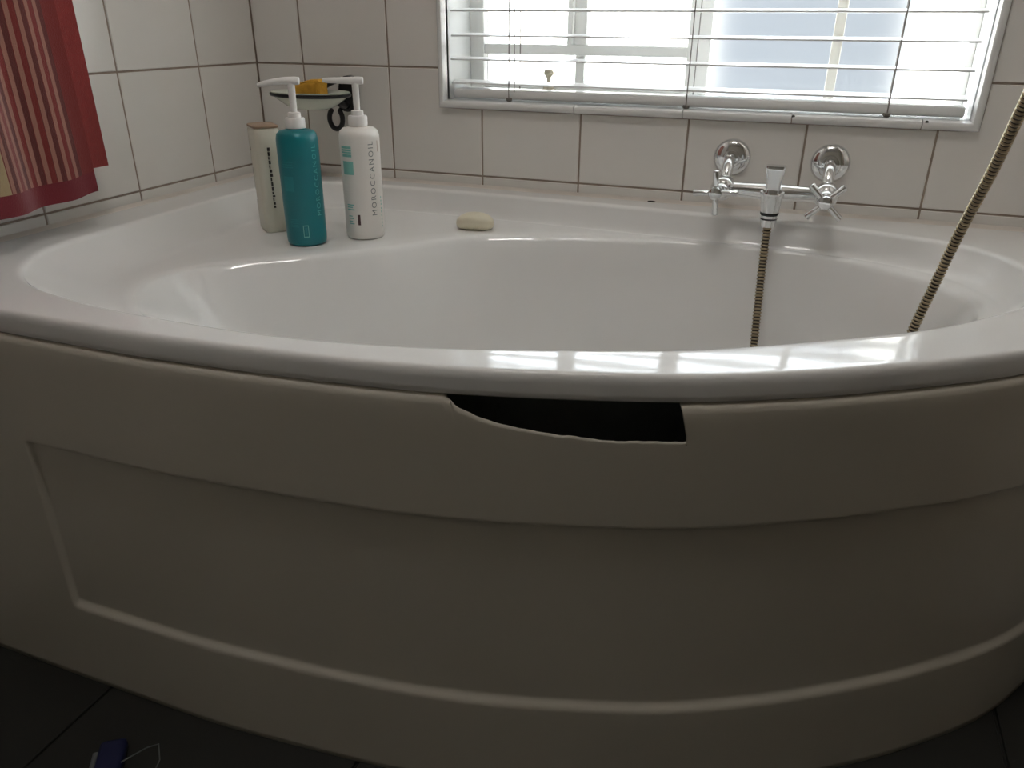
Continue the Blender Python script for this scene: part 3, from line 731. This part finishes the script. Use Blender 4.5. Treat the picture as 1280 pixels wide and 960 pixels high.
# yellow sponge lying in the dish
sp_ = dc+Vector((0, 0, .0))
bm = bmesh.new(); box(bm, dc+Vector((-.038, -.018, -.005)), dc+Vector((.032, .018, .026)), .006, 3)
bmesh.ops.subdivide_edges(bm, edges=bm.edges, cuts=2, use_grid_fill=True)
for v in bm.verts: v.co += Vector((random.uniform(-1, 1), random.uniform(-1, 1), random.uniform(-1, 1)))*.0009+Vector((0, 0, (.006*math.sin((v.co.x-dc.x)*55)-.003*(v.co.x-dc.x > 0.018))*max(0, (v.co.z-dc.z+.005)/.031)))
tag(obj('sponge', bm, 'sponge', smooth=50, loc=dc+Vector((0, 0, -.005))), 'yellow sponge lying in the pale oval soap dish', 'sponge')

# ------------------------------------------------------------------ chrome bath mixer
mx = thing('bath_mixer', 'chrome wall mixer with two cross handles above the bath', 'tap', W(5.395, 0, .15))
YB, ZM = -.50, .150
for hx, ang in ((4.985, 4), (5.805, 45)):
    bm = bmesh.new(); lathe(bm, [(.0325, .0), (.0325, .003), (.0315, .006), (.026, .0105), (.018, .013), (.0145, .0135), (.0145, .017), (.012, .018)], W(hx, 0, .33), 48, 'y'); obj('wall_flange', bm, 'chrome', mx, smooth=35)
    bm = bmesh.new(); sweep(bm, catmull([W(hx, -.03, .33), W(hx, -.18, .33), W(hx, -.27, .31), W(hx, -.33, .25), W(hx, -.38, .17), W(hx, -.42, ZM)], False, 8), [.0095]*41, 18); obj('union', bm, 'chrome', mx, smooth=True)
    # valve body end
    bm = bmesh.new(); c = W(hx, YB, ZM)
    lathe(bm, [(.012, -.022), (.0185, -.020), (.0195, -.012), (.0195, .008), (.0165, .013), (.0125, .016), (.0125, .024), (.0105, .026), (.009, .036)], c, 32, 'y'); obj('valve_housing', bm, 'chrome', mx, smooth=40)
    hd_c = W(hx-(.03 if ang < 10 else 0), YB-.245, ZM-(0.0 if ang < 10 else .01))
    bm = bmesh.new(); lathe(bm, [(.0085, -.012), (.0105, -.010), (.0115, -.004), (.0115, .004), (.010, .0085), (.006, .0105), (.002, .011)], hd_c, 28, 'y')
    hd = obj('handle', bm, 'chrome', mx, smooth=40)
    for k in range(4):
        a = math.radians(ang+90*k); d = Vector((math.cos(a), 0, math.sin(a)))
        bm = bmesh.new(); sweep(bm, [hd_c+d*.006, hd_c+d*.012, hd_c+d*.033, hd_c+d*.0355, hd_c+d*.0365], [.0042, .0045, .0056, .0052, .003], 14); obj('arm', bm, 'chrome', hd, smooth=40)
# cross body: two tapered arms into a centre block
bm = bmesh.new(); cb_ = W(5.395, YB-.03, ZM)
for sx in (-1, 1):
    e = W(5.395+sx*.41, YB, ZM)
    sweep(bm, [e, e.lerp(cb_, .15), e.lerp(cb_, .5), e.lerp(cb_, .85), cb_], [.0115, .0120, .0130, .0145, .0150], 20, flat=(1, .95))
obj('body', bm, 'chrome', mx, smooth=40)
oc = W(5.395, -.68, 0)
bm = bmesh.new(); sweep(bm, [cb_, Vector((oc.x, oc.y, cb_.z))], [.016, .0165], 20); obj('spout_neck', bm, 'chrome', mx, smooth=40)
# outlet (vertical): flared diverter knob over a cone with two dark rings
def zz(t): return S*(t+3)
bm = bmesh.new(); c0 = Vector((oc.x, oc.y, 0))
rr_loft(bm, c0, [(.0105, .009, .006, zz(.185)), (.0115, .010, .006, zz(.23)), (.0145, .0115, .005, zz(.355)), (.0155, .0122, .005, zz(.378)), (.0145, .0112, .004, zz(.388))], 0)
obj('diverter_knob', bm, 'chrome', mx, smooth=40)
bm = bmesh.new(); lathe(bm, [(.012, zz(.185)), (.0185, zz(.182)), (.0192, zz(.172)), (.0185, zz(.155)), (.0172, zz(.145)), (.0168, zz(.10)), (.0150, zz(.045)), (.0138, zz(.018))], c0, 36); obj('outlet', bm, 'chrome', mx, smooth=40)
for za, zb, r in ((.018, -.002, .0146), (-.028, -.040, .0136)):
    bm = bmesh.new(); lathe(bm, [(r-.003, zz(za)), (r, zz(za)-.001), (r, zz(zb)+.001), (r-.003, zz(zb))], c0, 32); obj('seal_ring', bm, 'rubber', mx, smooth=40)
bm = bmesh.new(); lathe(bm, [(.0125, zz(-.002)), (.0138, zz(-.006)), (.0134, zz(-.028))], c0, 32); obj('outlet_ring', bm, 'chrome', mx, smooth=40)
bm = bmesh.new(); lathe(bm, [(.0125, zz(-.040)), (.0132, zz(-.045)), (.0118, zz(-.10)), (.009, zz(-.108))], c0, 32); obj('hose_nut', bm, 'chrome', mx, smooth=40)

# ------------------------------------------------------------------ ribbed shower hose and hand shower
ctl = [(5.395, -.68, -.109), (5.396, -.685, -.20), (5.405, -.74, -.5), (5.425, -.88, -.85), (5.45, -1.05, -1.25), (5.48, -1.32, -1.75), (5.52, -1.75, -2.06), (5.62, -2.15, -2.10), (5.88, -2.18, -2.09), (6.08, -1.92, -2.02), (6.25, -1.62, -1.70), (6.42, -1.47, -1.20), (6.505, -1.41, -.80),
       (6.529, -1.406, -.576), (6.59, -1.48, -.18), (6.638, -1.579, .176), (6.686, -1.819, .604), (6.701, -2.089, .996), (6.72, -2.34, 1.35), (6.85, -2.62, 1.85), (7.12, -2.92, 2.45), (7.45, -3.12, 2.95), (7.80, -3.2, 3.25), (8.02, -3.2, 3.42)]
raw = catmull([W(*p) for p in ctl], False, 24)
al = [0.0]
for i in range(1, len(raw)): al.append(al[-1]+(raw[i]-raw[i-1]).length)
def along(s):
    lo, hi = 0, len(al)-1
    while hi-lo > 1:
        m_ = (lo+hi)//2
        if al[m_] <= s: lo = m_
        else: hi = m_
    t = (s-al[lo])/max(1e-9, al[hi]-al[lo]); return raw[lo].lerp(raw[hi], t)
pitch = .0056; nr = int(al[-1]/pitch); hp, hr = [], []
for i in range(nr):
    for ft, rr_ in ((0.0, .0055), (.10, .0068), (.30, .0072), (.48, .0068), (.58, .0055)):
        hp.append(along((i+ft)*pitch)); hr.append(rr_)
bm = bmesh.new(); sweep(bm, hp, hr, 12, matf=lambda i: 1 if i % 5 == 4 else 0)
hose0 = W(5.395, -.68, -.095)
tag(obj('shower_hose', bm, ['hose', 'hose_gap'], smooth=True, loc=hose0), 'ribbed brass-toned shower hose looping from the mixer through the bath', 'hose')
# hand shower in its bracket on the right wall (beyond the frame)
hsb = thing('shower_bracket', 'chrome hand shower bracket on the tiled wall', 'bracket', W(XR, -3.2, 3.5))
bm = bmesh.new(); sweep(bm, [W(XR, -3.2, 3.52), W(XR-.06, -3.2, 3.52)], .022, 24); obj('rose', bm, 'chrome', hsb, smooth=40)
bm = bmesh.new(); sweep(bm, [W(XR-.05, -3.2, 3.52), W(XR-.24, -3.2, 3.55)], .009, 16); obj('arm', bm, 'chrome', hsb, smooth=40)
bm = bmesh.new(); sweep(bm, [W(8.09, -3.2, 3.50), W(8.15, -3.2, 3.62)], [.017, .019], 20); obj('cradle', bm, 'chrome', hsb, smooth=40)
hs_ = thing('hand_shower', 'chrome hand shower resting in its wall bracket', 'shower head', W(8.02, -3.2, 3.42))
bm = bmesh.new(); sweep(bm, catmull([W(8.02, -3.2, 3.42), W(8.10, -3.2, 3.60), W(8.16, -3.2, 3.95), W(8.12, -3.2, 4.3), W(7.98, -3.2, 4.48)], False, 6), [.009]*25, 18); obj('shower_handle', bm, 'chrome', hs_, smooth=True)
bm = bmesh.new(); sweep(bm, [W(8.0, -3.2, 4.56), W(7.97, -3.2, 4.47), W(7.92, -3.2, 4.36), W(7.90, -3.2, 4.32)], [.012, .026, .038, .036], 30); obj('spray_head', bm, 'chrome', hs_, smooth=40)

# ------------------------------------------------------------------ towel on its rail
trl = thing('towel_rail', 'chrome towel rail on the tiled wall above the bath end', 'towel rail', W(0, -4.0, 4.1))
bm = bmesh.new(); sweep(bm, [W(.34, -2.15, 4.1), W(.34, -6.1, 4.1)], .009, 20); obj('bar', bm, 'chrome', trl, smooth=40)
for y in (-2.2, -6.05):
    bm = bmesh.new(); sweep(bm, [W(0, y, 4.1), W(.06, y, 4.1), W(.061, y, 4.1), W(.36, y, 4.1)], [.022, .022, .010, .011], 20); obj('bracket', bm, 'chrome', trl, smooth=40)
nv, nu = 120, 90; TWID = .62
ZT = 4.17
path = []
Lb, Lf = ZT-.33, ZT-.155
for k in range(nv+1):
    s = k/nv*(Lb+Lf+.16)
    if s < Lb: path.append((.26, .33+s, 0, s))
    elif s < Lb+.16:
        a = math.pi*(s-Lb)/.16; path.append((.34-.08*math.cos(a), ZT+.07*math.sin(a)*.6, (s-Lb)/.16, s))
    else:
        s2 = s-Lb-.16; path.append((.42+.03*(s2/Lf), ZT-s2, 1, s))
Ltot = Lb+Lf+.16
outer, inner_, uvs = [], [], []
for k, (px, pz, w_, s) in enumerate(path):
    ro, ri, ru = [], [], []
    hang = abs(pz-ZT)/4.0; fr_ = s/Ltot
    tn = Vector(path[min(k+1, nv)][:2])-Vector(path[max(k-1, 0)][:2]); tn.normalize(); nx, nz = -tn.y, tn.x      # outward
    if k == 0 or True:
        pass
    for j in range(nu+1):
        u = j/nu*TWID/S
        yr = (-2.475-.02+.065*hang) if w_ == 0 else ((-2.83+.085*hang) if w_ == 1 else (-2.495-.335*w_))
        y = yr-u*(1-.035*(1-hang))
        fold = (.035*math.sin(u*7.5+.6+hang)+.02*math.sin(u*15.1+2+2*hang))*min(1, hang*1.6+.12)
        if w_ == 0: fold *= .35
        lift = .0
        if w_ == 1: lift = .02*smooth01((.25-u)/.25)*hang+.02*max(0, 1-u/.5)*hang     # right hem curls up a little
        X = px+(fold if w_ == 1 else fold*.5); Z = pz+(lift if s > Ltot-.8 else lift*.3)
        if w_ == 1: Z += -.012*u*hang*.6
        ro.append(W(X, y, Z)); ri.append(W(X-nx*0-(.022 if w_ == 1 else (-.022 if w_ == 0 else .022*(2*w_-1))), y, Z-(.012 if 0 < w_ < 1 else 0)))
        ru.append((j/nu*TWID, min(s, Ltot-s)*S))
    outer.append(ro); inner_.append(ri); uvs.append(ru)
bm = bmesh.new(); uvl = bm.loops.layers.uv.new('UVMap')
Vo = [[bm.verts.new(p) for p in r] for r in outer]; Vi = [[bm.verts.new(p) for p in r] for r in inner_]
uvof = {}
for k in range(nv+1):
    for j in range(nu+1): uvof[Vo[k][j]] = uvs[k][j]; uvof[Vi[k][j]] = uvs[k][j]
def addf(vs_, mi):
    f_ = bm.faces.new(vs_); f_.material_index = mi
    for l in f_.loops: l[uvl].uv = uvof[l.vert]
for k in range(nv):
    for j in range(nu):
        addf((Vo[k][j], Vo[k][j+1], Vo[k+1][j+1], Vo[k+1][j]), 0); addf((Vi[k][j], Vi[k+1][j], Vi[k+1][j+1], Vi[k][j+1]), 1)
    addf((Vo[k][0], Vo[k+1][0], Vi[k+1][0], Vi[k][0]), 1); addf((Vo[k][nu], Vi[k][nu], Vi[k+1][nu], Vo[k+1][nu]), 1)
for j in range(nu):
    addf((Vo[0][j], Vi[0][j], Vi[0][j+1], Vo[0][j+1]), 1); addf((Vo[nv][j], Vo[nv][j+1], Vi[nv][j+1], Vi[nv][j]), 1)
tag(obj('towel', bm, ['towel', 'red'], smooth=50, loc=W(.34, -4.0, .12)), 'red towel with pale stripes hanging from the rail', 'towel')

# ------------------------------------------------------------------ small packet on the floor
pk = W(2.07, -5.03, -3); t = thing('packet', 'dark blue packet with pale strip lying on the dark floor', 'packet', pk)
a = math.radians(35)
def rotbox(lo, hi, bev, zr=a):
    bm = B(lo, hi, bev); bmesh.ops.rotate(bm, verts=bm.verts, cent=(0, 0, 0), matrix=Matrix.Rotation(zr, 3, 'Z')); bmesh.ops.translate(bm, verts=bm.verts, vec=pk); return bm
obj('pouch', rotbox((-.022, -.05, .0), (.012, .05, .018), .006), 'blue', t, smooth=50)
obj('pale_strip', rotbox((-.030, -.05, .0), (-.0225, .040, .010), .002), 'greyplastic', t, smooth=50)
bm = bmesh.new(); sweep(bm, [pk+Vector(v) for v in ((.006, .012, .019), (.022, .040, .021), (.030, .052, .018), (.040, .040, .006), (.042, .030, .002))], .0009, 6); obj('wire', bm, 'greyplastic', t)

# ------------------------------------------------------------------ ceiling lamp (beyond the frame)
lc = Vector((.95, -1.04, S*(ZC+3)))
cl = thing('ceiling_lamp', 'chrome ceiling lamp bar with small lit bulbs', 'lamp', lc)
bm = bmesh.new(); box(bm, lc+Vector((-.24, -.03, -.03)), lc+Vector((.24, .03, 0)), .006); obj('lamp_bar', bm, 'chrome', cl, smooth=40)
for k in range(4):
    p = lc+Vector((-.195+.13*k, 0, -.03)); bm = bmesh.new(); lathe(bm, [(.012, 0), (.016, -.02), (.030, -.055), (.031, -.058)], p, 24); obj('lamp_cup', bm, 'chrome', cl, smooth=40)
    bm = bmesh.new(); bmesh.ops.create_uvsphere(bm, u_segments=16, v_segments=10, radius=.045); bmesh.ops.translate(bm, verts=bm.verts, vec=p+Vector((0, 0, -.092))); obj('bulb', bm, 'bulb', cl, smooth=True)
